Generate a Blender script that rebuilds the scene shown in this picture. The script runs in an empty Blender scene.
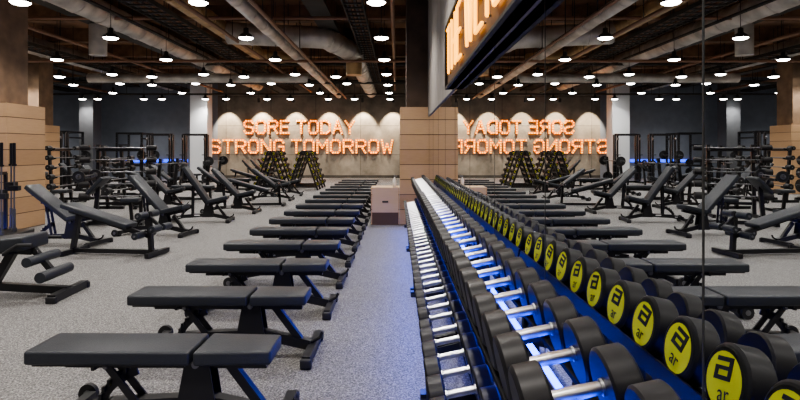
import bpy, bmesh, math, random
from mathutils import Vector, Matrix
random.seed(4)
S = bpy.context.scene
COL = S.collection
H = 1.5; F = 560.0; MX = 0.64; DW = 30.0; CZ = 5.6
try:
    S.view_settings.look = 'AgX - Medium High Contrast'
except Exception: pass

# ---------------------------------------------------------------- materials
def mat(name, col, rough=0.5, metal=0.0, emis=None, es=0.0, bump=0.0, bscale=50, var=0.0, vscale=3.0, spec=0.5):
    m = bpy.data.materials.new(name); m.use_nodes = True
    n = m.node_tree.nodes; l = m.node_tree.links
    b = n['Principled BSDF']
    b.inputs['Base Color'].default_value = (*col, 1)
    b.inputs['Roughness'].default_value = rough
    b.inputs['Metallic'].default_value = metal
    b.inputs['Specular IOR Level'].default_value = spec
    if emis:
        b.inputs['Emission Color'].default_value = (*emis, 1)
        b.inputs['Emission Strength'].default_value = es
    tc = n.new('ShaderNodeTexCoord')
    if var > 0:
        t = n.new('ShaderNodeTexNoise'); t.inputs['Scale'].default_value = vscale; t.inputs['Detail'].default_value = 6
        l.new(tc.outputs['Object'], t.inputs['Vector'])
        r = n.new('ShaderNodeValToRGB')
        r.color_ramp.elements[0].position = 0.3; r.color_ramp.elements[1].position = 0.7
        r.color_ramp.elements[0].color = (*[c * (1 - var) for c in col], 1)
        r.color_ramp.elements[1].color = (*[min(1, c * (1 + var)) for c in col], 1)
        l.new(t.outputs['Fac'], r.inputs['Fac']); l.new(r.outputs['Color'], b.inputs['Base Color'])
    if bump > 0:
        t = n.new('ShaderNodeTexNoise'); t.inputs['Scale'].default_value = bscale; t.inputs['Detail'].default_value = 3
        l.new(tc.outputs['Object'], t.inputs['Vector'])
        bp = n.new('ShaderNodeBump'); bp.inputs['Strength'].default_value = bump; bp.inputs['Distance'].default_value = 0.01
        l.new(t.outputs['Fac'], bp.inputs['Height']); l.new(bp.outputs['Normal'], b.inputs['Normal'])
    return m

M_pad = mat('black_leather', (0.022, 0.026, 0.033), 0.45, bump=0.2, bscale=120)
M_steel = mat('black_powdercoat', (0.010, 0.010, 0.012), 0.38, 0.0)
M_tray = mat('matte_black_tray', (0.008, 0.008, 0.010), 0.75, 0.0, spec=.2)
M_rub = mat('rubber', (0.012, 0.012, 0.014), 0.6)
M_head = mat('urethane_head', (0.010, 0.010, 0.012), 0.45, spec=.35)
M_chrome = mat('chrome', (0.58, 0.58, 0.60), 0.30, 1.0)
M_white = mat('white_label', (0.8, 0.8, 0.8), 0.5)
M_yel = mat('yellow_disc', (0.78, 0.80, 0.015), 0.5)
M_grey = mat('grey_steel', (0.18, 0.18, 0.19), 0.35, 0.7)
M_duct = mat('galvanised_duct', (0.62, 0.59, 0.55), 0.45, 0.6, var=0.3, vscale=2)
M_brass = mat('brass_duct', (0.60, 0.43, 0.24), 0.45, 0.6, var=0.2)
M_dark = mat('dark_beam', (0.05, 0.045, 0.04), 0.7, var=0.3)
M_beam = mat('rust_beam', (0.22, 0.125, 0.07), 0.7, var=0.4)
M_pipe = mat('pipe_brown', (0.30, 0.17, 0.11), 0.5, 0.2)
M_ceil = mat('ceiling_slab', (0.29, 0.16, 0.09), 0.85, var=0.5, vscale=0.8)
M_lampin = mat('lamp_glow', (1, 1, 1), 0.5, emis=(1.0, 0.96, 0.90), es=25)
M_lamp = mat('lamp_housing', (0.05, 0.05, 0.05), 0.4, 0.3)
M_blue = mat('blue_led', (0.0, 0.05, 0.9), 0.5, emis=(0.01, 0.06, 1.0), es=15)
M_bluesoft = mat('blue_led_soft', (0.0, 0.05, 0.9), 0.5, emis=(0.03, 0.10, 1.0), es=3)
M_bulb = mat('orange_bulb', (1, .5, .2), 0.5, emis=(1.0, 0.52, 0.14), es=3.2)
M_chan = mat('letter_channel', (0.5, 0.17, 0.02), 0.5, emis=(1.0, 0.28, 0.02), es=0.95)
M_neon = mat('neon_tube', (1, .5, .05), 0.5, emis=(1.0, 0.40, 0.02), es=3.6)
M_sign = mat('sign_board', (0.13, 0.065, 0.028), 0.6, var=0.2)
M_fascia = mat('fascia_concrete', (0.26, 0.24, 0.22), 0.8, var=0.12)
M_whitecol = mat('white_column', (0.75, 0.77, 0.8), 0.7)
M_bluewall = mat('slate_paint', (0.20, 0.225, 0.275), 0.8, var=0.08)
M_darkwall = mat('dark_paint', (0.10, 0.105, 0.115), 0.8, var=0.1)
M_post = mat('brown_post', (0.075, 0.048, 0.032), 0.75, var=0.3)
M_post2 = mat('brown_post_light', (0.20, 0.13, 0.08), 0.75, var=0.3)
M_seam = mat('mirror_seam', (0.03, 0.03, 0.03), 0.5)

def wood(name, c1=(0.56, 0.37, 0.21), c2=(0.37, 0.225, 0.12), plank=0.30):
    m = bpy.data.materials.new(name); m.use_nodes = True
    n = m.node_tree.nodes; l = m.node_tree.links; b = n['Principled BSDF']
    b.inputs['Roughness'].default_value = 0.6
    tc = n.new('ShaderNodeTexCoord'); sp = n.new('ShaderNodeSeparateXYZ'); l.new(tc.outputs['Object'], sp.inputs[0])
    d = n.new('ShaderNodeMath'); d.operation = 'DIVIDE'; d.inputs[1].default_value = plank; l.new(sp.outputs['Z'], d.inputs[0])
    fl = n.new('ShaderNodeMath'); fl.operation = 'FLOOR'; l.new(d.outputs[0], fl.inputs[0])
    fr = n.new('ShaderNodeMath'); fr.operation = 'FRACT'; l.new(d.outputs[0], fr.inputs[0])
    wn = n.new('ShaderNodeTexWhiteNoise'); wn.noise_dimensions = '1D'; l.new(fl.outputs[0], wn.inputs['W'])
    mp = n.new('ShaderNodeMapping'); mp.inputs['Scale'].default_value = (3, 3, 30); l.new(tc.outputs['Object'], mp.inputs['Vector'])
    t = n.new('ShaderNodeTexNoise'); t.inputs['Scale'].default_value = 2; t.inputs['Detail'].default_value = 5; l.new(mp.outputs[0], t.inputs['Vector'])
    ad = n.new('ShaderNodeMath'); ad.operation = 'MULTIPLY_ADD'; ad.inputs[1].default_value = 0.5; l.new(wn.outputs['Value'], ad.inputs[0])
    ml = n.new('ShaderNodeMath'); ml.operation = 'MULTIPLY'; ml.inputs[1].default_value = 0.6; l.new(t.outputs['Fac'], ml.inputs[0]); l.new(ml.outputs[0], ad.inputs[2])
    mx = n.new('ShaderNodeMix'); mx.data_type = 'RGBA'; mx.inputs[6].default_value = (*c2, 1); mx.inputs[7].default_value = (*c1, 1)
    l.new(ad.outputs[0], mx.inputs[0])
    lt = n.new('ShaderNodeMath'); lt.operation = 'GREATER_THAN'; lt.inputs[1].default_value = 0.05; l.new(fr.outputs[0], lt.inputs[0])
    m2 = n.new('ShaderNodeMix'); m2.data_type = 'RGBA'; m2.inputs[6].default_value = (0.10, 0.055, 0.03, 1)
    l.new(lt.outputs[0], m2.inputs[0]); l.new(mx.outputs[2], m2.inputs[7]); l.new(m2.outputs[2], b.inputs['Base Color'])
    return m
M_wood = wood('plank_wood')
M_ply = wood('plywood', plank=5.0, c1=(0.60, 0.42, 0.26), c2=(0.5, 0.34, 0.2))

def floor_mat():
    m = bpy.data.materials.new('speckled_rubber_floor'); m.use_nodes = True
    n = m.node_tree.nodes; l = m.node_tree.links; b = n['Principled BSDF']
    b.inputs['Roughness'].default_value = 0.65
    tc = n.new('ShaderNodeTexCoord')
    t = n.new('ShaderNodeTexNoise'); t.inputs['Scale'].default_value = 85; t.inputs['Detail'].default_value = 4; t.inputs['Roughness'].default_value = 0.8
    l.new(tc.outputs['Object'], t.inputs['Vector'])
    r = n.new('ShaderNodeValToRGB'); e = r.color_ramp.elements
    e[0].position = 0.38; e[0].color = (0.032, 0.032, 0.033, 1); e[1].position = 0.65; e[1].color = (0.42, 0.41, 0.40, 1)
    k = e.new(0.5); k.color = (0.135, 0.132, 0.130, 1)
    l.new(t.outputs['Fac'], r.inputs['Fac'])
    t2 = n.new('ShaderNodeTexNoise'); t2.inputs['Scale'].default_value = 0.7; t2.inputs['Detail'].default_value = 4
    l.new(tc.outputs['Object'], t2.inputs['Vector'])
    mr = n.new('ShaderNodeMapRange'); mr.inputs[3].default_value = 0.85; mr.inputs[4].default_value = 1.1; l.new(t2.outputs['Fac'], mr.inputs[0])
    mx = n.new('ShaderNodeVectorMath'); mx.operation = 'SCALE'; l.new(r.outputs['Color'], mx.inputs[0]); l.new(mr.outputs[0], mx.inputs['Scale'])
    l.new(mx.outputs[0], b.inputs['Base Color'])
    bp = n.new('ShaderNodeBump'); bp.inputs['Strength'].default_value = 0.3; bp.inputs['Distance'].default_value = 0.004
    l.new(t.outputs['Fac'], bp.inputs['Height']); l.new(bp.outputs['Normal'], b.inputs['Normal'])
    return m
M_floor = floor_mat()

def concrete_mat():
    m = bpy.data.materials.new('concrete_panels'); m.use_nodes = True
    n = m.node_tree.nodes; l = m.node_tree.links; b = n['Principled BSDF']
    b.inputs['Roughness'].default_value = 0.85
    tc = n.new('ShaderNodeTexCoord')
    t = n.new('ShaderNodeTexNoise'); t.inputs['Scale'].default_value = 0.9; t.inputs['Detail'].default_value = 8; t.inputs['Roughness'].default_value = 0.65
    l.new(tc.outputs['Object'], t.inputs['Vector'])
    r = n.new('ShaderNodeValToRGB'); e = r.color_ramp.elements
    e[0].position = 0.32; e[0].color = (0.15, 0.132, 0.11, 1); e[1].position = 0.7; e[1].color = (0.34, 0.305, 0.26, 1)
    l.new(t.outputs['Fac'], r.inputs['Fac'])
    sp = n.new('ShaderNodeSeparateXYZ'); l.new(tc.outputs['Object'], sp.inputs[0])
    cb = n.new('ShaderNodeCombineXYZ'); l.new(sp.outputs['X'], cb.inputs[0]); l.new(sp.outputs['Z'], cb.inputs[1])
    br = n.new('ShaderNodeTexBrick'); br.offset = 0.0; br.inputs['Scale'].default_value = 1.0
    br.inputs['Brick Width'].default_value = 2.4; br.inputs['Row Height'].default_value = 1.55; br.inputs['Mortar Size'].default_value = 0.02
    br.inputs['Color1'].default_value = (1, 1, 1, 1); br.inputs['Color2'].default_value = (0.88, 0.88, 0.88, 1); br.inputs['Mortar'].default_value = (0.55, 0.55, 0.55, 1)
    l.new(cb.outputs[0], br.inputs['Vector'])
    mx = n.new('ShaderNodeVectorMath'); mx.operation = 'MULTIPLY'; l.new(r.outputs['Color'], mx.inputs[0]); l.new(br.outputs['Color'], mx.inputs[1])
    l.new(mx.outputs[0], b.inputs['Base Color'])
    return m
M_conc = concrete_mat()

M_mirror = bpy.data.materials.new('mirror_glass'); M_mirror.use_nodes = True
_b = M_mirror.node_tree.nodes['Principled BSDF']
_b.inputs['Base Color'].default_value = (0.86, 0.88, 0.89, 1); _b.inputs['Metallic'].default_value = 1; _b.inputs['Roughness'].default_value = 0.0

# ---------------------------------------------------------------- mesh builder
class B:
    def __init__(s): s.v = []; s.f = []; s.m = []; s.s = []; s.mats = []
    def mi(s, m):
        if m not in s.mats: s.mats.append(m)
        return s.mats.index(m)
    def add(s, vs, fs, m, smooth=False, X=None):
        o = len(s.v); i = s.mi(m)
        for p in vs:
            p = Vector(p)
            s.v.append(X @ p if X else p)
        for f in fs:
            s.f.append([o + k for k in f]); s.m.append(i); s.s.append(smooth)
    def box(s, c, d, m, X=None):
        x, y, z = c; a, b, h = d[0] / 2, d[1] / 2, d[2] / 2
        vs = [(x + i * a, y + j * b, z + k * h) for i in (-1, 1) for j in (-1, 1) for k in (-1, 1)]
        s.add(vs, [(0, 1, 3, 2), (4, 6, 7, 5), (0, 4, 5, 1), (2, 3, 7, 6), (0, 2, 6, 4), (1, 5, 7, 3)], m, False, X)
    def frame(s, p0, p1):
        p0 = Vector(p0); p1 = Vector(p1); d = (p1 - p0); d.normalize()
        up = Vector((0, 1, 0)) if abs(d.y) < 0.9 else Vector((0, 0, 1))
        a = d.cross(up).normalized(); b = a.cross(d).normalized()
        return p0, p1, a, b
    def beam(s, p0, p1, w, h, m, X=None):
        p0, p1, a, b = s.frame(p0, p1)
        vs = []
        for p in (p0, p1):
            for i, j in ((-1, -1), (1, -1), (1, 1), (-1, 1)):
                vs.append(p + a * (i * h / 2) + b * (j * w / 2))
        s.add(vs, [(0, 1, 2, 3), (7, 6, 5, 4), (0, 4, 5, 1), (1, 5, 6, 2), (2, 6, 7, 3), (3, 7, 4, 0)], m, False, X)
    def cyl(s, p0, p1, r, m, n=12, r2=None, X=None, caps=True):
        p0, p1, a, b = s.frame(p0, p1); r2 = r if r2 is None else r2
        ring = lambda p, q: [p + a * (q * math.cos(2 * math.pi * k / n)) + b * (q * math.sin(2 * math.pi * k / n)) for k in range(n)]
        A = ring(p0, r); C = ring(p1, r2)
        s.add(A + C, [(k, (k + 1) % n, n + (k + 1) % n, n + k) for k in range(n)], m, True, X)
        if caps:
            s.add(A, [tuple(range(n))[::-1]], m, False, X); s.add(C, [tuple(range(n))], m, False, X)
    def poly(s, pts, w, h, m, X=None):
        for a, b in zip(pts[:-1], pts[1:]): s.beam(a, b, w, h, m, X)
    def tube(s, pts, r, m, n=8, X=None):
        for a, b in zip(pts[:-1], pts[1:]): s.cyl(a, b, r, m, n, X=X)
    def lathe(s, prof, m, n=24, X=None, smooth=True):
        if smooth == 'seg':
            for a, c in zip(prof[:-1], prof[1:]): s.lathe([a, c], m, n, X, True)
            return
        vs = []
        for x, r in prof:
            for k in range(n):
                t = 2 * math.pi * k / n; vs.append((x, r * math.cos(t), r * math.sin(t)))
        fs = []
        for i in range(len(prof) - 1):
            for k in range(n):
                fs.append((i * n + k, i * n + (k + 1) % n, (i + 1) * n + (k + 1) % n, (i + 1) * n + k))
        s.add(vs, fs, m, smooth, X)
    def rbox(s, c, d, r, m, X=None, seg=3, taper=None):
        bm = bmesh.new(); bmesh.ops.create_cube(bm, size=1)
        for v in bm.verts:
            v.co = Vector((v.co.x * d[0], v.co.y * d[1], v.co.z * d[2]))
            if taper and v.co.x * taper[0] > 0: v.co.y *= taper[1]
        bmesh.ops.bevel(bm, geom=bm.edges[:], offset=r, segments=seg, affect='EDGES', profile=0.5)
        bm.verts.index_update()
        vs = [v.co + Vector(c) for v in bm.verts]; fs = [[v.index for v in f.verts] for f in bm.faces]
        bm.free(); s.add(vs, fs, m, True, X)
    def mesh(s, name):
        me = bpy.data.meshes.new(name); me.from_pydata([tuple(v) for v in s.v], [], s.f)
        for m in s.mats: me.materials.append(m)
        me.polygons.foreach_set('material_index', s.m); me.polygons.foreach_set('use_smooth', s.s)
        bm = bmesh.new(); bm.from_mesh(me); bmesh.ops.recalc_face_normals(bm, faces=bm.faces[:]); bm.to_mesh(me); bm.free()
        me.update(); return me
    def obj(s, name, loc=(0, 0, 0), rz=0, parent=None):
        return inst(s.mesh(name), name, loc, rz, parent)

def inst(me, name, loc=(0, 0, 0), rz=0, parent=None, sc=1.0):
    o = bpy.data.objects.new(name, me); o.location = loc; o.rotation_euler = (0, 0, rz); o.scale = (sc,) * 3
    COL.objects.link(o)
    if parent: o.parent = parent
    return o
def simplebox(name, lo, hi, m):
    b = B(); c = [(lo[i] + hi[i]) / 2 for i in range(3)]; d = [hi[i] - lo[i] for i in range(3)]
    b.box((0, 0, 0), d, m); return b.obj(name, c)
def empty(name):
    o = bpy.data.objects.new(name, None); COL.objects.link(o); return o

# ---------------------------------------------------------------- room shell
XL = -23.0; YB = -7.0
simplebox('floor', (XL, YB, -0.1), (0.9, DW + 0.2, 0), M_floor)
simplebox('ceiling', (XL, YB, CZ), (0.9, DW + 0.2, CZ + 0.2), M_ceil)
simplebox('wall_left', (XL - 0.2, YB, 0), (XL, DW, CZ), M_bluewall)
simplebox('wall_front', (XL, YB - 0.2, 0), (0.9, YB, CZ), M_fascia)
simplebox('wall_back', (-9.6, DW, 0), (0.9, DW + 0.2, CZ), M_conc)
simplebox('wall_back_slate', (XL, DW, 0), (-9.6, DW + 0.2, CZ), M_bluewall)
simplebox('wall_right', (MX + 0.03, YB, 0), (0.9, DW, CZ), M_fascia)
simplebox('trim_fascia', (MX - 0.02, YB, 2.17), (MX + 0.03, 11.2, CZ), M_fascia)
simplebox('baseboard_back', (-9.6, DW - 0.03, 0), (MX, DW, 0.15), M_dark)
b = B(); b.box((MX + 0.015, (11.2 - 3) / 2, 1.09), (0.03, 14.2, 2.16), M_mirror)
y = 1.17 - 1.25 * 3
while y < 11.2:
    b.box((MX - 0.0005, y, 1.09), (0.002, 0.005, 2.16), M_seam); y += 1.25
b.obj('wall_mirror')

def clad_column(lo, hi, top, inner, nm, shaft):
    e = empty(nm)
    c = [(lo[0] + hi[0]) / 2, (lo[1] + hi[1]) / 2]
    b = B(); b.box((0, 0, top / 2), (hi[0] - lo[0], hi[1] - lo[1], top), M_wood)
    for sx in (-1, 1):
        b.box((sx * ((hi[0] - lo[0]) / 2 - 0.02), -(hi[1] - lo[1]) / 2 - 0.004, top / 2), (0.04, 0.008, top), M_wood)
    b.obj('wood_cladding', (c[0], c[1], 0), parent=e)
    b = B(); b.box((inner[2], 0, (top + CZ) / 2), (inner[0], inner[1], CZ - top), shaft)
    b.obj('column_shaft', (c[0], c[1], 0), parent=e)
clad_column((0.06, 11.22), (MX + 0.02, 12.2), 2.36, (0.46, 0.8, 0.06), 'wood_clad_column', M_post)
clad_column((-8.2, 10.2), (-7.1, 11.3), 2.36, (0.8, 0.8, -0.1), 'wood_clad_column', M_post2)
clad_column((-13.2, 19), (-12.1, 20.1), 2.36, (0.8, 0.8, 0), 'wood_clad_column', M_post2)
simplebox('white_column', (-10.35, 28.0, 0), (-9.5, 28.8, CZ), M_whitecol)
simplebox('dark_column', (-15.9, 28.0, 0), (-15.2, 28.8, CZ), M_darkwall)

b = B(); w, d, h = 0.57, 0.6, 0.75
b.box((0, 0, h / 2), (w, d, h), M_ply)
for sx in (-1, 1):
    b.box((sx * (w / 2 - 0.012), -d / 2 - 0.002, h / 2), (0.02, 0.006, h), M_wood)
b.box((0, -d / 2 - 0.003, h * 0.62), (0.12, 0.008, 0.035), M_dark)
b.obj('plyo_box', (-0.235, 11.5, 0))
b = B(); b.lathe([(0, 0), (0, 0.035), (0.14, 0.035), (0.17, 0.014), (0.2, 0.014)], M_white, 12, Matrix.Rotation(-math.pi / 2, 4, 'Y'))
b.box((0.02, 0, 0.22), (0.07, 0.025, 0.04), M_grey)
b.obj('spray_bottle', (-0.05, 11.4, 0.75))

# ---------------------------------------------------------------- stroke lettering
G = {
 'S': [[(.65,.82),(.52,1),(.13,1),(0,.85),(0,.65),(.13,.53),(.52,.47),(.65,.35),(.65,.15),(.52,0),(.13,0),(0,.18)]],
 'O': [[(.15,0),(0,.18),(0,.82),(.15,1),(.5,1),(.65,.82),(.65,.18),(.5,0),(.15,0)]],
 'R': [[(0,0),(0,1),(.5,1),(.65,.86),(.65,.62),(.5,.5),(0,.5)],[(.35,.5),(.65,0)]],
 'E': [[(.6,1),(0,1),(0,0),(.6,0)],[(0,.5),(.5,.5)]],
 'T': [[(0,1),(.65,1)],[(.325,1),(.325,0)]],
 'D': [[(0,0),(0,1),(.42,1),(.65,.78),(.65,.22),(.42,0),(0,0)]],
 'A': [[(0,0),(.325,1),(.65,0)],[(.12,.36),(.53,.36)]],
 'Y': [[(0,1),(.325,.5),(.65,1)],[(.325,.5),(.325,0)]],
 'N': [[(0,0),(0,1),(.65,0),(.65,1)]],
 'G': [[(.65,.8),(.5,1),(.15,1),(0,.82),(0,.18),(.15,0),(.5,0),(.65,.18),(.65,.48),(.36,.48)]],
 'M': [[(0,0),(0,1),(.36,.4),(.72,1),(.72,0)]],
 'W': [[(0,1),(.17,0),(.38,.7),(.59,0),(.76,1)]],
 'H': [[(0,0),(0,1)],[(.62,0),(.62,1)],[(0,.5),(.62,.5)]],
 'I': [[(.05,0),(.05,1)]],
}
def layout(text, gap=.24, space=.35):
    tot = 0; adv = []
    for c in text:
        wd = space if c == ' ' else max(p[0] for st in G[c] for p in st) + gap
        adv.append(wd); tot += wd
    return adv, tot - gap
def marquee(name, text, x0, x1, z0, z1):
    adv, tot = layout(text, gap=.27)
    sx = (x1 - x0) / tot; sz = z1 - z0
    b = B(); cx = x0; y = DW - 0.06
    for c, a in zip(text, adv):
        if c != ' ':
            for st in G[c]:
                P = [Vector((cx + p[0] * sx, y, z0 + p[1] * sz)) for p in st]
                for p, q in zip(P[:-1], P[1:]):
                    d = (q - p).normalized() * 0.045
                    b.beam(p - d, q + d, 0.08, 0.11, M_chan)
                    L = (q - p).length; n = max(1, round(L / 0.14))
                    for k in range(n + 1):
                        c0 = p + (q - p) * (k / n) + Vector((0, -0.06, 0))
                        b.lathe([(-.032, 0.0), (-.022, .024), (0, .032), (.022, .024), (.032, 0)], M_bulb, 6, Matrix.Translation(c0))
        cx += a * sx
    return b.obj(name)
marquee('marquee_sign', 'SORE TODAY', -8.15, -2.3, 2.40, 3.05)
marquee('marquee_sign', 'STRONG TOMORROW', -9.95, -0.25, 1.36, 2.02)

def textmesh(txt, ext=0.0, size=1.0):
    cu = bpy.data.curves.new('txt', 'FONT'); cu.body = txt; cu.size = size; cu.extrude = ext
    o = bpy.data.objects.new('txt', cu); COL.objects.link(o)
    bpy.context.view_layer.update()
    dg = bpy.context.evaluated_depsgraph_get()
    me = bpy.data.meshes.new_from_object(o.evaluated_get(dg))
    bpy.data.objects.remove(o); return me
e = empty('neon_sign')
bd = B(); bd.box((MX - 0.05, 2.5, 2.51), (0.06, 7.4, 0.68), M_sign)
for z in (2.18, 2.85): bd.box((MX - 0.06, 2.5, z), (0.10, 7.4, 0.02), M_dark)
bd.box((MX - 0.06, 6.2, 2.515), (0.10, 0.02, 0.69), M_dark)
bd.obj('sign_board', parent=e)
b = B(); txt = 'THE WEIGHT ROOM'; adv, tot = layout(txt, gap=.34, space=.30)
sx = 6.3 / tot; cy = 5.98; z0 = 2.30; sz = .47; xx = MX - .105
for c, a in zip(txt, adv):
    if c != ' ':
        for st in G[c]:
            P = [Vector((xx, cy - p[0] * sx, z0 + p[1] * sz)) for p in st]
            b.tube(P, .013, M_neon, 8)
            for p in P: b.lathe([(-.013, 0), (-.009, .009), (0, .013), (.009, .009), (.013, 0)], M_neon, 8, Matrix.Translation(p))
            for p in (P[0], P[-1]): b.cyl(p, p + Vector((.06, 0, 0)), .008, M_grey, 6)
    cy -= a * sx
b.obj('neon_letters', parent=e)

# ---------------------------------------------------------------- dumbbells + rack
ar = textmesh('ar', ext=0.0005, size=0.046)
def dumbbell(r, name):
    b = B(); L = 0.135; t = 0.055 + (r - .06) * 0.6
    prof = [(-L, 0), (-L, r * .86), (-L + .003, r * .93), (-L + .009, r), (-L + t - .006, r), (-L + t, r * .93), (-L + t, 0)]
    b.lathe(prof, M_head, 32, smooth='seg')
    b.lathe([(-x, q) for x, q in prof], M_head, 32, smooth='seg')
    b.lathe([(-L + t, 0.020), (-L + t + .006, .020), (-L + t + .008, .0155), (0, .0165), (L - t - .008, .0155), (L - t - .006, .020), (L - t, .020)], M_chrome, 14, smooth='seg')
    rr = r * .76
    b.lathe([(L + .001, 0), (L + .001, rr)], M_yel, 28, smooth=False)
    x = L + .002; k = r / .075
    # angular stencil glyph and two-letter mark, read in the mirror
    def bar(y0, z0, y1, z1):
        P = [(y0, z0), (y1, z0), (y1, z1), (y0, z1)]
        v = [(xo, -(py + (pz - .022) * .22) * k, pz * k) for xo in (x - .001, x + .001) for py, pz in P]
        b.add(v, [(0, 1, 2, 3), (4, 5, 6, 7), (0, 1, 5, 4), (1, 2, 6, 5), (2, 3, 7, 6), (3, 0, 4, 7)], M_rub)
    for q in ((-.024, .037, .026, .046), (.016, .000, .026, .038), (-.026, .000, -.016, .028), (-.017, .020, .017, .028), (-.017, .000, .017, .009)): bar(*q)
    vs = [v.co.copy() for v in ar.vertices]; cx = sum(v.x for v in vs) / len(vs)
    b.add([(x + .001, -(v.x - cx) * k, (v.y - .040) * k) for v in vs], [list(p.vertices) for p in ar.polygons], M_rub)
    return b.mesh(name)
DB = [dumbbell(.086, 'dumbbell_mesh_l'), dumbbell(.077, 'dumbbell_mesh_m'), dumbbell(.068, 'dumbbell_mesh_s')]
TILT = math.radians(12)
y0 = 0.75; segL = 2.55; cnt = 0
for sgi in range(4):
    ya = y0 + sgi * segL; yb = ya + segL - 0.04
    e = empty('dumbbell_rack')
    b = B()
    for (cx, cz) in ((.405, .95), (.265, .50)):
        X = Matrix.Translation((cx, 0, cz)) @ Matrix.Rotation(-TILT, 4, 'Y')
        for hx in (-.10, .10):
            b.box((hx, (ya + yb) / 2, -.098), (.075, yb - ya, .02), M_tray, X)
        b.box((-.137, (ya + yb) / 2, -.098), (.008, yb - ya, .03), M_tray, X)
        b.box((.14, (ya + yb) / 2, -.09), (.010, yb - ya, .05), M_steel, X)
        for yy in (ya + .05, (ya + yb) / 2, yb - .05):
            b.box((0, yy, -.125), (.27, .05, .04), M_steel, X)
    for yy in (ya + .06, yb - .06):
        b.beam((.50, yy, 0.03), (.50, yy, .90), .07, .05, M_steel)
        b.beam((.50, yy, .82), (.30, yy, .80), .06, .05, M_steel)
        b.beam((.50, yy, .42), (.18, yy, .34), .06, .05, M_steel)
        b.beam((.18, yy, .34), (.20, yy, .03), .06, .05, M_steel)
        b.box((.37, yy, .025), (.46, .08, .05), M_steel)
        for fx in (.17, .57): b.box((fx, yy, .012), (.06, .1, .024), M_rub)
    b.box((.50, (ya + yb) / 2, .25), (.04, yb - ya, .06), M_steel)
    b.obj('rack_frame', parent=e)
    b = B()
    b.box((.165, (ya + yb) / 2, .325), (.014, yb - ya - .1, .016), M_blue)
    b.box((.545, (ya + yb) / 2, .70), (.012, yb - ya - .1, .025), M_blue)
    b.box((.42, (ya + yb) / 2, .805), (.02, yb - ya - .1, .010), M_blue)
    b.obj('led_strip', parent=e)
    L = bpy.data.lights.new('led_glow', 'AREA'); L.shape = 'RECTANGLE'; L.size = .03; L.size_y = segL - .1; L.energy = 9; L.color = (.03, .12, 1)
    lo = bpy.data.objects.new('led_glow', L); COL.objects.link(lo); lo.parent = e; lo.location = (.15, (ya + yb) / 2, .31)
    lo.rotation_euler = (0, math.radians(35), 0)
    n = 12; st = (yb - ya) / n
    for i in range(n):
        yy = ya + st * (i + .5)
        for ti, (cx, cz) in enumerate(((.405, .95), (.265, .50))):
            k = 0 if yy < 3.0 else (1 if yy < 7 else 2)
            rr = (.086, .077, .068)[k]
            cnt += 1
            o = inst(DB[k], 'dumbbell_%d' % cnt, (0, 0, 0), 0, e)
            o.matrix_local = Matrix.Translation((cx, yy, cz)) @ Matrix.Rotation(-TILT, 4, 'Y') @ Matrix.Translation((0, 0, rr - .088)) @ Matrix.Rotation(random.uniform(-.25, .25), 4, 'X')

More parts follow.
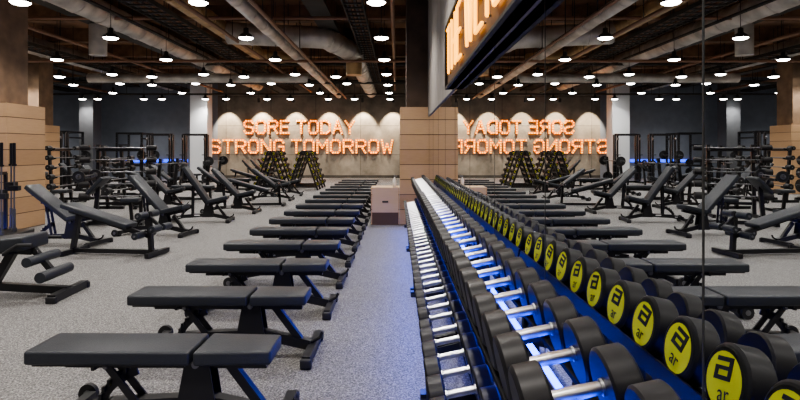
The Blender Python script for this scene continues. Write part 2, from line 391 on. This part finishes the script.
# ---------------------------------------------------------------- benches
def bench_mesh(angle, name, seat=0, sx=1.0):
    b = B(); pv = Vector((.20, 0, .375))
    X = Matrix.Translation(pv) @ Matrix.Rotation(math.radians(angle), 4, 'Y') @ Matrix.Translation(-pv)
    XS = Matrix.Translation((.24, 0, .375)) @ Matrix.Rotation(math.radians(-seat), 4, 'Y') @ Matrix.Translation((-.24, 0, -.375))
    b.rbox((-.245, 0, .425), (.93, .31, .075), .016, M_pad, X)
    b.box((-.245, 0, .383), (.86, .26, .014), M_steel, X)
    b.beam((.20, 0, .355), (-.55, 0, .355), .06, .045, M_steel, X)
    b.beam((-.35, -.10, .368), (-.35, .10, .368), .05, .02, M_steel, X)
    b.rbox((.455, 0, .425), (.43, .32, .075), .016, M_pad, XS, taper=(1, .85))
    b.box((.46, 0, .383), (.36, .24, .014), M_steel, XS)
    b.beam((.22, 0, .355), (.62, 0, .355), .06, .045, M_steel, XS)
    for sy in (-1, 1):
        b.add([(.10, sy * .05, .10), (.34, sy * .05, .10), (.29, sy * .05, .40), (.16, sy * .05, .40),
               (.10, sy * .058, .10), (.34, sy * .058, .10), (.29, sy * .058, .40), (.16, sy * .058, .40)],
              [(0, 1, 2, 3), (4, 5, 6, 7), (0, 1, 5, 4), (1, 2, 6, 5), (2, 3, 7, 6), (3, 0, 4, 7)], M_steel)
    b.cyl((.22, -.07, .365), (.22, .07, .365), .022, M_grey)
    b.poly([(-.56, 0, .075), (-.30, 0, .12), (.28, 0, .15), (.68, 0, .07)], .07, .07, M_steel)
    b.beam((.62, 0, .08), (.40, 0, .35), .05, .05, M_steel)
    b.beam((-.56, -.24, .06), (-.56, .24, .06), .06, .06, M_steel)
    b.beam((.70, -.29, .05), (.70, .29, .05), .06, .06, M_steel)
    for sy in (-1, 1):
        b.rbox((.70, sy * .29, .035), (.085, .06, .07), .012, M_rub, seg=2)
        b.rbox((-.56, sy * .22, .02), (.08, .05, .04), .008, M_rub, seg=2)
        b.cyl((-.60, sy * .26, .06), (-.60, sy * .29, .06), .06, M_rub, 16)
        b.cyl((-.60, sy * .255, .06), (-.60, sy * .295, .06), .025, M_grey, 10)
    arc = [Vector((.16 - .52 * math.cos(math.radians(a)), 0, .10 + .26 * math.sin(math.radians(a)))) for a in range(0, 60, 9)]
    b.poly(arc, .012, .05, M_steel)
    for p in arc[1:]:
        b.box((p.x, 0, p.z + .03), (.018, .05, .03), M_steel)
    top = X @ Vector((-.30, 0, .35))
    base = Vector((-.12, 0, .14))
    for sy in (-1, 1):
        b.beam(base + Vector((0, sy * .045, 0)), top + Vector((0, sy * .045, 0)), .012, .04, M_steel)
    b.cyl(top + Vector((0, -.07, 0)), top + Vector((0, .07, 0)), .014, M_grey, 8)
    b.tube([(.68, 0, .08), (.76, 0, .12), (.78, 0, .16)], .014, M_steel)
    b.box((-.02, -.037, .14), (.12, .004, .022), M_white)
    b.box((-.40, -.033, .105), (.06, .004, .016), M_white)
    if sx != 1.0:
        for v in b.v: v.x *= sx
    return b.mesh(name)
flat = bench_mesh(0, 'flat_bench_mesh', sx=.925)
for i in range(16):
    inst(flat, 'workout_bench', (-1.27, 3.03 + 1.105 * i, 0), random.uniform(-.012, .012))
incl = {a: bench_mesh(a, 'incline_bench_mesh_%d' % a, seat=12, sx=.93) for a in (14, 34, 44, 54)}

def decline_mesh():
    b = B()
    X = Matrix.Translation((0, 0, .52)) @ Matrix.Rotation(math.radians(16), 4, 'Y')
    b.rbox((-.15, 0, 0), (1.05, .30, .07), .018, M_pad, X)
    b.beam((-.6, 0, -.06), (.7, 0, -.06), .06, .06, M_steel, X)
    b.beam((-.45, 0, .58), (-.55, 0, .06), .06, .06, M_steel)
    b.beam((-.55, 0, .05), (.75, 0, .05), .06, .06, M_steel)
    b.beam((-.55, -.28, .04), (-.55, .28, .04), .06, .06, M_steel)
    b.beam((.75, -.28, .04), (.75, .28, .04), .06, .06, M_steel)
    b.beam((.66, 0, .06), (.62, 0, .62), .06, .06, M_steel)
    for p in ((.60, .58), (.80, .40), (.55, .30)):
        b.cyl((p[0], -.24, p[1]), (p[0], -.04, p[1]), .05, M_pad, 14); b.cyl((p[0], .04, p[1]), (p[0], .24, p[1]), .05, M_pad, 14)
        b.cyl((p[0], -.26, p[1]), (p[0], .26, p[1]), .014, M_grey, 8)
    b.beam((.60, 0, .58), (.80, 0, .40), .04, .04, M_steel)
    return b.mesh('decline_mesh')
dec = decline_mesh()

def plate(b, c, r, t, m=None):
    X = Matrix.Translation(c) @ Matrix.Rotation(math.pi / 2, 4, 'Z')
    b.lathe([(-t / 2, .026), (-t / 2, r * .45), (-t * .3, r * .5), (-t * .3, r * .86), (-t / 2, r * .9), (-t / 2, r), (t / 2, r), (t / 2, r * .9), (t * .3, r * .86), (t * .3, r * .5), (t / 2, r * .45), (t / 2, .026)], m or M_rub, 20, X, smooth=False)
    b.lathe([(-t / 2 - .002, .025), (-t / 2 - .002, .05)], M_grey, 14, X); b.lathe([(t / 2 + .002, .025), (t / 2 + .002, .05)], M_grey, 14, X)

def press_station(load=True):
    b = B()
    b.rbox((.1, 0, .42), (1.2, .30, .08), .018, M_pad)
    b.beam((-.5, 0, .34), (.65, 0, .34), .06, .07, M_steel)
    b.beam((.6, 0, .34), (.62, 0, .05), .06, .06, M_steel); b.beam((.62, -.25, .04), (.62, .25, .04), .06, .07, M_steel)
    b.beam((-.62, 0, .06), (.62, 0, .06), .06, .06, M_steel)
    for sy in (-1, 1):
        b.beam((-.75, sy * .55, .0), (-.62, sy * .55, 1.25), .06, .08, M_steel)
        b.beam((-1.0, sy * .55, .04), (-.2, sy * .55, .04), .06, .07, M_steel)
        for z in (.9, 1.05, 1.18):
            b.box((-.58, sy * .55, z), (.09, .05, .03), M_grey); b.box((-.545, sy * .55, z + .03), (.015, .05, .05), M_grey)
        b.cyl((-.70, sy * .55, .5), (-.70, sy * .8, .5), .024, M_chrome)
        if load: plate(b, (-.70, sy * .66, .5), .18, .05)
    b.beam((-.70, -.55, .35), (-.70, .55, .35), .07, .06, M_steel)
    b.cyl((-.58, -1.0, 1.10), (-.58, 1.0, 1.10), .014, M_grey, 10)
    for sy in (-1, 1):
        b.cyl((-.58, sy * .68, 1.10), (-.58, sy * 1.0, 1.10), .025, M_grey, 12)
        if load: plate(b, (-.58, sy * .73, 1.10), .17, .04)
    return b.mesh('press_mesh')
press = press_station(True); press0 = press_station(False)

def power_rack():
    b = B(); Ht = 2.35
    for x in (-.6, .6):
        for y in (-.6, .6):
            b.beam((x, y, 0), (x, y, Ht), .085, .085, M_steel)
            b.box((x, y, .01), (.16, .16, .02), M_steel)
            for k in range(16): b.box((x, y - .044, .3 + k * .12), (.02, .004, .02), M_grey)
    for x in (-.6, .6):
        for z in (.06, Ht - .04, 1.75 if x < 0 else Ht - .3): b.beam((x, -.6, z), (x, .6, z), .07, .09, M_steel)
    for y in (-.6, .6):
        for z in (.06, .75, Ht - .04): b.beam((-.6, y, z), (.6, y, z), .07, .09, M_steel)
    b.cyl((0, -.6, Ht - .04), (0, .6, Ht - .04), .018, M_chrome)
    for y in (-.6, .6): b.box((.66, y, 1.2), (.1, .05, .04), M_grey); b.box((.70, y, 1.24), (.02, .05, .06), M_grey)
    b.cyl((.67, -1.08, 1.245), (.67, 1.08, 1.245), .014, M_grey, 10)
    for sy in (-1, 1):
        plate(b, (.67, sy * .76, 1.245), .225, .06)
        for z in (.4, .85):
            b.cyl((-.6, sy * .6, z), (-.6, sy * .92, z), .024, M_chrome); plate(b, (-.6, sy * .70, z), .2, .06)
    return b.mesh('power_rack_mesh')
prack = power_rack()

def cable_machine():
    b = B(); Ht = 2.2
    for y in (-.5, .5):
        b.beam((-.1, y, 0), (-.1, y, Ht), .12, .08, M_steel); b.beam((.25, y, 0), (.25, y, Ht), .07, .07, M_steel)
        b.beam((-.35, y, .04), (.6, y, .04), .08, .08, M_steel)
        for k in range(18): b.box((.08, y, .12 + k * .05), (.10, .28, .044), M_grey if k % 7 == 0 else M_steel)
        b.cyl((.08, y - .08, .1), (.08, y - .08, Ht), .01, M_chrome, 6); b.cyl((.08, y + .08, .1), (.08, y + .08, Ht), .01, M_chrome, 6)
        b.cyl((.3, y - .03, 2.0), (.3, y + .03, 2.0), .06, M_grey, 14); b.cyl((.36, y, 2.0), (.36, y, 1.3), .006, M_grey, 5)
        b.cyl((.36, y - .1, 1.28), (.36, y + .1, 1.28), .018, M_rub, 8)
    b.beam((-.1, -.5, Ht), (-.1, .5, Ht), .1, .08, M_steel); b.beam((.25, -.5, Ht), (.25, .5, Ht), .06, .06, M_steel)
    b.beam((-.1, -.5, .05), (-.1, .5, .05), .08, .08, M_steel)
    return b.mesh('cable_mesh')
cable = cable_machine()

def barbell_stand():
    b = B()
    b.rbox((0, 0, .06), (.5, .9, .12), .02, M_steel)
    for k in range(4):
        y = -.34 + k * .22; x = .07 * (-1) ** k
        b.cyl((x, y, .10), (x, y, .18), .04, M_grey)
        b.cyl((x, y, .14), (x, y, .50), .025, M_grey); b.cyl((x, y, .5), (x, y, 1.25), .014, M_grey, 8); b.cyl((x, y, 1.25), (x, y, 1.62), .025, M_steel)
        b.cyl((x, y, 1.23), (x, y, 1.26), .04, M_steel)
        b.box((x, y, .75 + .05 * k), (.16, .13, .08), M_rub)
    b.beam((-.2, -.42, .1), (-.2, -.42, 1.1), .05, .05, M_steel); b.beam((-.2, .42, .1), (-.2, .42, 1.1), .05, .05, M_steel)
    b.beam((-.2, -.42, 1.1), (-.2, .42, 1.1), .05, .05, M_steel); b.beam((-.2, -.42, .7), (-.2, .42, .7), .05, .05, M_steel)
    return b.mesh('barbell_stand_mesh')
bstand = barbell_stand()

def barbell_rack():
    b = B()
    for y in (-.45, .45):
        b.beam((0, y, 0), (-.12, y, 1.62), .07, .07, M_steel); b.beam((-.35, y, .04), (.4, y, .04), .07, .07, M_steel)
        for k in range(5):
            z = .42 + k * .27; x = -.12 * z / 1.62
            b.beam((x, y, z), (x + .18, y, z + .03), .04, .04, M_steel)
    for z in (.3, 1.5): b.beam((-.06, -.45, z), (-.06, .45, z), .06, .06, M_steel)
    for k in range(5):
        z = .47 + k * .27; x = -.12 * z / 1.62 + .13
        b.cyl((x, -.8, z), (x, .8, z), .014, M_grey, 8)
        for s in (-1, 1):
            b.cyl((x, s * .58, z), (x, s * .78, z), .085 - .006 * k, M_rub, 18)
    return b.mesh('barbell_rack_mesh')
brack = barbell_rack()

def plate_tree():
    b = B()
    b.beam((0, 0, .05), (0, 0, 1.3), .08, .08, M_steel)
    b.beam((-.35, 0, .04), (.35, 0, .04), .08, .08, M_steel); b.beam((0, -.3, .04), (0, .3, .04), .08, .08, M_steel)
    for k, z in enumerate((.42, .80, 1.18)):
        for s in (-1, 1):
            b.cyl((s * .02, 0, z), (s * .32, 0, z + .03), .025, M_grey)
            X = Matrix.Translation((s * .12, 0, z + .01)); r = .2 - k * .03
            for q in (0, .055):
                b.lathe([(q - .02, .026), (q - .02, r), (q + .02, r), (q + .02, .026)], M_rub, 20, X if s > 0 else X @ Matrix.Rotation(math.pi, 4, 'Z'), smooth='seg')
    return b.mesh('plate_tree_mesh')
ptree = plate_tree()

def preacher():
    b = B()
    X = Matrix.Translation((-.25, 0, .80)) @ Matrix.Rotation(math.radians(-48), 4, 'Y')
    b.rbox((0, 0, 0), (.42, .55, .07), .02, M_pad, X)
    b.beam((-.25, 0, .78), (-.32, 0, .05), .07, .07, M_steel)
    b.beam((-.45, 0, .05), (.6, 0, .05), .07, .07, M_steel)
    b.beam((.38, 0, .05), (.34, 0, .46), .06, .06, M_steel)
    b.rbox((.35, 0, .50), (.34, .32, .08), .02, M_pad)
    for x in (-.45, .6):
        b.beam((x, -.3, .04), (x, .3, .04), .06, .07, M_steel)
    b.beam((-.42, -.32, .92), (-.42, .32, .92), .05, .05, M_steel); b.beam((-.30, 0, .7), (-.42, 0, .92), .05, .05, M_steel)
    b.cyl((-.45, -.6, .99), (-.45, .6, .99), .013, M_grey, 8)
    for s in (-1, 1): plate(b, (-.45, s * .48, .99), .11, .04); b.box((-.44, s * .3, .96), (.05, .04, .08), M_grey)
    return b.mesh('preacher_mesh')
prea = preacher()

def put(me, nm, x, y, rz=0.0): return inst(me, nm, (x, y, 0), rz)
def leg_machine():
    b = B()
    b.rbox((-.35, 0, .62), (.70, .42, .09), .02, M_pad, Matrix.Translation((-.35, 0, .68)) @ Matrix.Rotation(math.radians(16), 4, 'Y') @ Matrix.Translation((.35, 0, -.62)))
    b.rbox((.20, 0, .50), (.50, .42, .13), .022, M_pad, Matrix.Translation((.2, 0, .5)) @ Matrix.Rotation(math.radians(-6), 4, 'Y') @ Matrix.Translation((-.2, 0, -.5)))
    b.poly([(-.65, 0, .64), (-.1, 0, .45), (.42, 0, .43)], .07, .07, M_steel)
    b.beam((-.50, 0, .58), (-.68, 0, .05), .07, .07, M_steel)
    b.beam((.25, 0, .45), (.05, 0, .10), .07, .07, M_steel)
    b.poly([(-.68, 0, .05), (0, 0, .10), (.75, 0, .05)], .07, .07, M_steel)
    b.beam((-.68, -.32, .04), (-.68, .32, .04), .07, .07, M_steel); b.beam((.75, -.30, .04), (.75, .30, .04), .07, .07, M_steel)
    b.beam((.42, 0, .45), (.62, 0, .20), .05, .05, M_steel)
    b.cyl((.62, -.25, .22), (.62, .25, .22), .05, M_pad, 16)
    b.cyl((.50, -.25, .36), (.50, .25, .36), .045, M_pad, 16)
    b.tube([(.30, -.25, .44), (.42, -.25, .52), (.55, -.25, .52)], .018, M_rub); b.tube([(.30, .25, .44), (.42, .25, .52), (.55, .25, .52)], .018, M_rub)
    b.beam((.30, -.25, .44), (.30, .25, .44), .03, .03, M_steel)
    b.box((-.1, -.037, .10), (.16, .004, .02), M_white)
    for y in (-.32, .32): b.rbox((-.68, y, .03), (.09, .05, .06), .01, M_rub); b.rbox((.75, y * .93, .03), (.09, .05, .06), .01, M_rub)
    return b.mesh('leg_mesh')
legm = leg_machine()
inst(legm, 'leg_curl_bench', (-4.2, 5.75, 0), 0.05, sc=1.08)
put(incl[34], 'incline_bench', -5.35, 8.9, -0.1)
put(dec, 'decline_bench', -4.15, 8.05, -0.12)
put(incl[44], 'incline_bench', -4.3, 9.9, -0.12)
put(incl[54], 'incline_bench', -4.15, 11.7, 0.1)
put(incl[44], 'incline_bench', -4.0, 13.4, 0.0)
put(dec, 'decline_bench', -3.8, 15.0, 0.1)
put(incl[34], 'incline_bench', -3.8, 16.7, 0.0)
put(incl[14], 'incline_bench', -3.8, 18.4, 0.1)
put(bstand, 'barbell_stand', -6.55, 9.4, 0.2)
put(brack, 'barbell_rack', -6.25, 12.6, -1.3)
put(prea, 'preacher_curl_bench', -5.7, 11.2, 0.2)
for i, (me, nm) in enumerate([(incl[44], 'incline_bench'), (press0, 'bench_press_station'), (incl[34], 'incline_bench'), (press, 'bench_press_station'), (dec, 'decline_bench')]):
    put(me, nm, -6.1, 14.4 + i * 2.1, 0.05 * (-1) ** i)
for i, (me, nm) in enumerate([(prea, 'preacher_curl_bench'), (incl[44], 'incline_bench'), (press0, 'bench_press_station'), (incl[34], 'incline_bench'), (prea, 'preacher_curl_bench')]):
    put(me, nm, -8.5, 13.6 + i * 2.3, 0.08 * (-1) ** i)
for i, (me, nm) in enumerate([(press, 'bench_press_station'), (ptree, 'plate_tree'), (incl[44], 'incline_bench'), (press, 'bench_press_station'), (dec, 'decline_bench')]):
    put(me, nm, -11.0, 14.6 + i * 2.2, 0.08 * (-1) ** i)
put(brack, 'barbell_rack', -7.35, 14.7, 0); put(brack, 'barbell_rack', -9.8, 16.4, 0); put(brack, 'barbell_rack', -12.9, 16.0, 0)
put(cable, 'cable_machine', -9.2, 25.6, -1.57); put(cable, 'cable_machine', -10.8, 25.6, -1.57)
put(cable, 'cable_machine', -13.9, 22.6, -1.57); put(prack, 'power_rack', -15.2, 25.4); put(prack, 'power_rack', -17.4, 25.4)
put(prack, 'power_rack', -13.0, 27.8)
put(cable, 'cable_machine', -15.6, 21.0, -1.57)
for i in range(3): put(incl[44], 'incline_bench', -6.6, 25.4 + i * 1.4)
for i in range(2): put(ptree, 'plate_tree', -14.0 - i * 2.0, 17.4 + i * .5)

def tower():
    b = B()
    for y in (-.35, .35):
        b.beam((-.55, y, 0), (-.05, y, 1.45), .06, .06, M_steel); b.beam((.55, y, 0), (.05, y, 1.45), .06, .06, M_steel)
        b.beam((-.06, y, 1.45), (.06, y, 1.45), .06, .06, M_steel); b.beam((-.5, y, .12), (.5, y, .12), .05, .05, M_steel)
    for k in range(6):
        z = .22 + k * .225; x = .56 - .5 * (z / 1.45)
        for s in (-1, 1):
            b.beam((s * x, -.35, z - .06), (s * x, .35, z - .06), .05, .03, M_steel)
            for yy in (-.24, 0.0, .24):
                X = Matrix.Translation((s * (x + .04), yy, z + .02)) @ Matrix.Rotation(math.pi / 2, 4, 'Z')
                b.lathe([(-.10, 0), (-.10, .075), (-.04, .075), (-.04, .015), (.04, .015), (.04, .075), (.10, .075), (.10, 0)], M_head, 10, X, smooth=False)
                for q in (-.101, .101): b.lathe([(q, .034), (q, .044)], M_yel if q < 0 else M_grey, 10, X)
    return b.mesh('tower_mesh')
tw = tower()
put(tw, 'dumbbell_tower', -4.75, 21.2); put(tw, 'dumbbell_tower', -3.5, 21.2)
put(tw, 'dumbbell_tower', -4.75, 22.6); put(tw, 'dumbbell_tower', -3.5, 22.6)

simplebox('led_strip_wall', (-14.5, DW - .04, .85), (-11.2, DW - .005, 1.0), M_bluesoft)
simplebox('led_strip_floor', (-7.06, 7.0, 0.0), (-7.0, 9.6, .05), M_blue)

# ---------------------------------------------------------------- ceiling services
b = B()
y = 1.0
while y < DW:
    b.box((-11, y, CZ - .22), (23.3, .28, .44), M_beam); y += 3.0
b.obj('ceiling_cross_beams')
b = B()
for x in (-1.9, -8.0, -14.0, -20):
    b.box((x, 12, CZ - .35), (.35, 36, .70), M_beam)
    b.box((x, 12, CZ - .72), (.5, 36, .05), M_dark)
b.obj('ceiling_main_beams')
def tray(x, z, w, y0, y1):
    b = B()
    for s in (-1, 1): b.box((x + s * w / 2, (y0 + y1) / 2, z), (.03, y1 - y0, .10), M_dark)
    y = y0
    while y < y1:
        b.box((x, y, z - .03), (w, .05, .03), M_dark); y += .35
    y = y0 + .5
    while y < y1:
        for s in (-1, 1): b.cyl((x + s * w / 2, y, z), (x + s * w / 2, y, CZ - .002), .01, M_dark, 5)
        y += 2
    for k in range(4): b.cyl((x - w / 2 + .08 + k * w / 5, y0, z + .01), (x - w / 2 + .08 + k * w / 5, y1, z + .01), .025, M_pipe if k % 2 else M_grey, 6)
    b.obj('cable_tray')
tray(-5.5, 4.65, .6, 4, 29.5); tray(-0.9, 4.5, .4, 4, 29.5); tray(-11.0, 4.6, .6, 6, 29.5); tray(-17, 4.6, .6, 6, 29.5)
def pipe(nm, pts, r, m, hang=True, n=14, rings=True):
    b = B(); b.tube(pts, r, m, n)
    for p in pts[1:-1]:
        b.lathe([(-r, 0), (-r * .7, r * .72), (0, r * 1.02), (r * .7, r * .72), (r, 0)], m, n, Matrix.Translation(p))
    if rings:
        for a, c in zip(pts[:-1], pts[1:]):
            a = Vector(a); c = Vector(c); L = (c - a).length; k = int(L / 1.0)
            for i in range(k):
                p = a + (c - a) * ((i + .5) / k); d = (c - a).normalized() * .025
                b.cyl(p - d, p + d, r * 1.06, m, n)
                if hang and abs(d.z) < .01 and i % 2 == 0: b.cyl((p.x, p.y, p.z), (p.x, p.y, CZ - .50 if False else CZ - .002), .012, M_dark, 5)
    return b.obj(nm)
pipe('ventilation_duct', [(-3.05, 3, 4.35), (-3.05, 29.4, 4.35)], .14, M_duct)
pipe('ventilation_duct', [(-4.7, 15.6, 4.75), (-2.0, 15.6, 4.62), (-1.35, 17.6, 4.55), (-1.35, 29.4, 4.55)], .30, M_duct, n=20)
pipe('ventilation_duct', [(-1.35, 17.6, 4.55), (-1.35, 17.6, 3.85)], .25, M_brass, n=18)
pipe('ventilation_duct', [(-7.9, 14.8, 4.8), (-7.9, 14.8, 4.0)], .22, M_duct)
pipe('ventilation_duct', [(-7.2, 8, 4.85), (-7.2, 29, 4.85)], .28, M_duct)
pipe('ventilation_duct', [(-11.7, 8, 4.85), (-11.7, 29, 4.85)], .28, M_duct)
pipe('ventilation_duct', [(-12.0, 21.8, 4.3), (-3.4, 21.8, 4.3)], .18, M_duct)
pipe('ventilation_duct', [(-4.9, 12.0, 4.9), (-4.9, 20.0, 4.9), (-3.6, 21.0, 4.9)], .22, M_brass)
for x, z, r, m in [(-2.6, 4.15, .04, M_pipe), (-4.4, 4.5, .05, M_pipe), (-6.1, 4.45, .04, M_dark), (-0.1, 4.6, .05, M_pipe), (-9.0, 4.5, .05, M_pipe), (-15.0, 4.5, .06, M_pipe)]:
    pipe('sprinkler_pipe', [(x, 0, z), (x, 28.9, z)], r, m, n=8)
for y, z in [(8.8, 4.4), (13.8, 4.75), (17.0, 4.2), (20.6, 4.65), (23, 4.25), (26, 4.7), (27.6, 4.25)]:
    pipe('sprinkler_pipe', [(-20, y, z), (.55, y, z)], .045, M_pipe if y < 20 else M_dark, n=8)

# pendant lamps
b = B()
Y = Matrix.Rotation(-math.pi / 2, 4, 'Y')
b.lathe([(.0, .165), (.02, .172), (.08, .12), (.12, .06), (.22, .055), (.24, .0)], M_lamp, 20, Y)
b.lathe([(-.045, 0), (-.04, .07), (-.025, .125), (.0, .160)], M_lampin, 20, Y)
b.cyl((0, 0, .22), (0, 0, CZ - 4.0), .008, M_lamp, 5)
lampme = b.mesh('pendant_lamp_mesh')
for iy in range(11):
    y = -2.5 + 3.0 * iy
    for ix in range(7):
        x = -.35 - 3.02 * ix
        o = inst(lampme, 'pendant_lamp', (x, y, 4.0))
        L = bpy.data.lights.new('lamp_light', 'SPOT'); L.energy = 290; L.spot_size = math.radians(140); L.spot_blend = .8; L.shadow_soft_size = .10
        L.color = (1.0, .945, .88)
        lo = bpy.data.objects.new('bulb_light', L); COL.objects.link(lo); lo.parent = o; lo.location = (0, 0, -.07)
for iy in range(3):
    for ix in range(5):
        inst(lampme, 'pendant_lamp', (-2.0 - 3.02 * ix, 18.35 + 4 * iy, 4.15 if iy % 2 else 3.9))
for x in (-9, -7.2, -5.4, -3.6, -1.8, -.2):
    b = B(); b.cyl((0, 0, 0), (0, .08, -.2), .07, M_lamp, 12); b.cyl((0, 0, 0), (0, 0, CZ - 4.2), .01, M_lamp, 5)
    o = b.obj('wall_spotlight', (x, DW - .9, 4.2))
    L = bpy.data.lights.new('wash', 'SPOT'); L.energy = 800; L.spot_size = math.radians(66); L.spot_blend = .5; L.color = (1, .83, .62); L.shadow_soft_size = .04
    lo = bpy.data.objects.new('wash_light', L); COL.objects.link(lo); lo.parent = o; lo.location = (0, .1, -.25)
    lo.rotation_euler = Vector((0, .75, -1.3)).to_track_quat('-Z', 'Y').to_euler()

w = bpy.data.worlds.new('W'); S.world = w; w.use_nodes = True
w.node_tree.nodes['Background'].inputs[0].default_value = (.5, .55, .65, 1); w.node_tree.nodes['Background'].inputs[1].default_value = .1

cd = bpy.data.cameras.new('cam'); cd.sensor_width = 36; cd.lens = F / 800 * 36; cd.shift_x = .00375; cd.shift_y = -.0625; cd.clip_start = .02
c = bpy.data.objects.new('camera', cd); COL.objects.link(c); c.location = (0, 0, H); c.rotation_euler = (math.pi / 2, 0, 0); S.camera = c
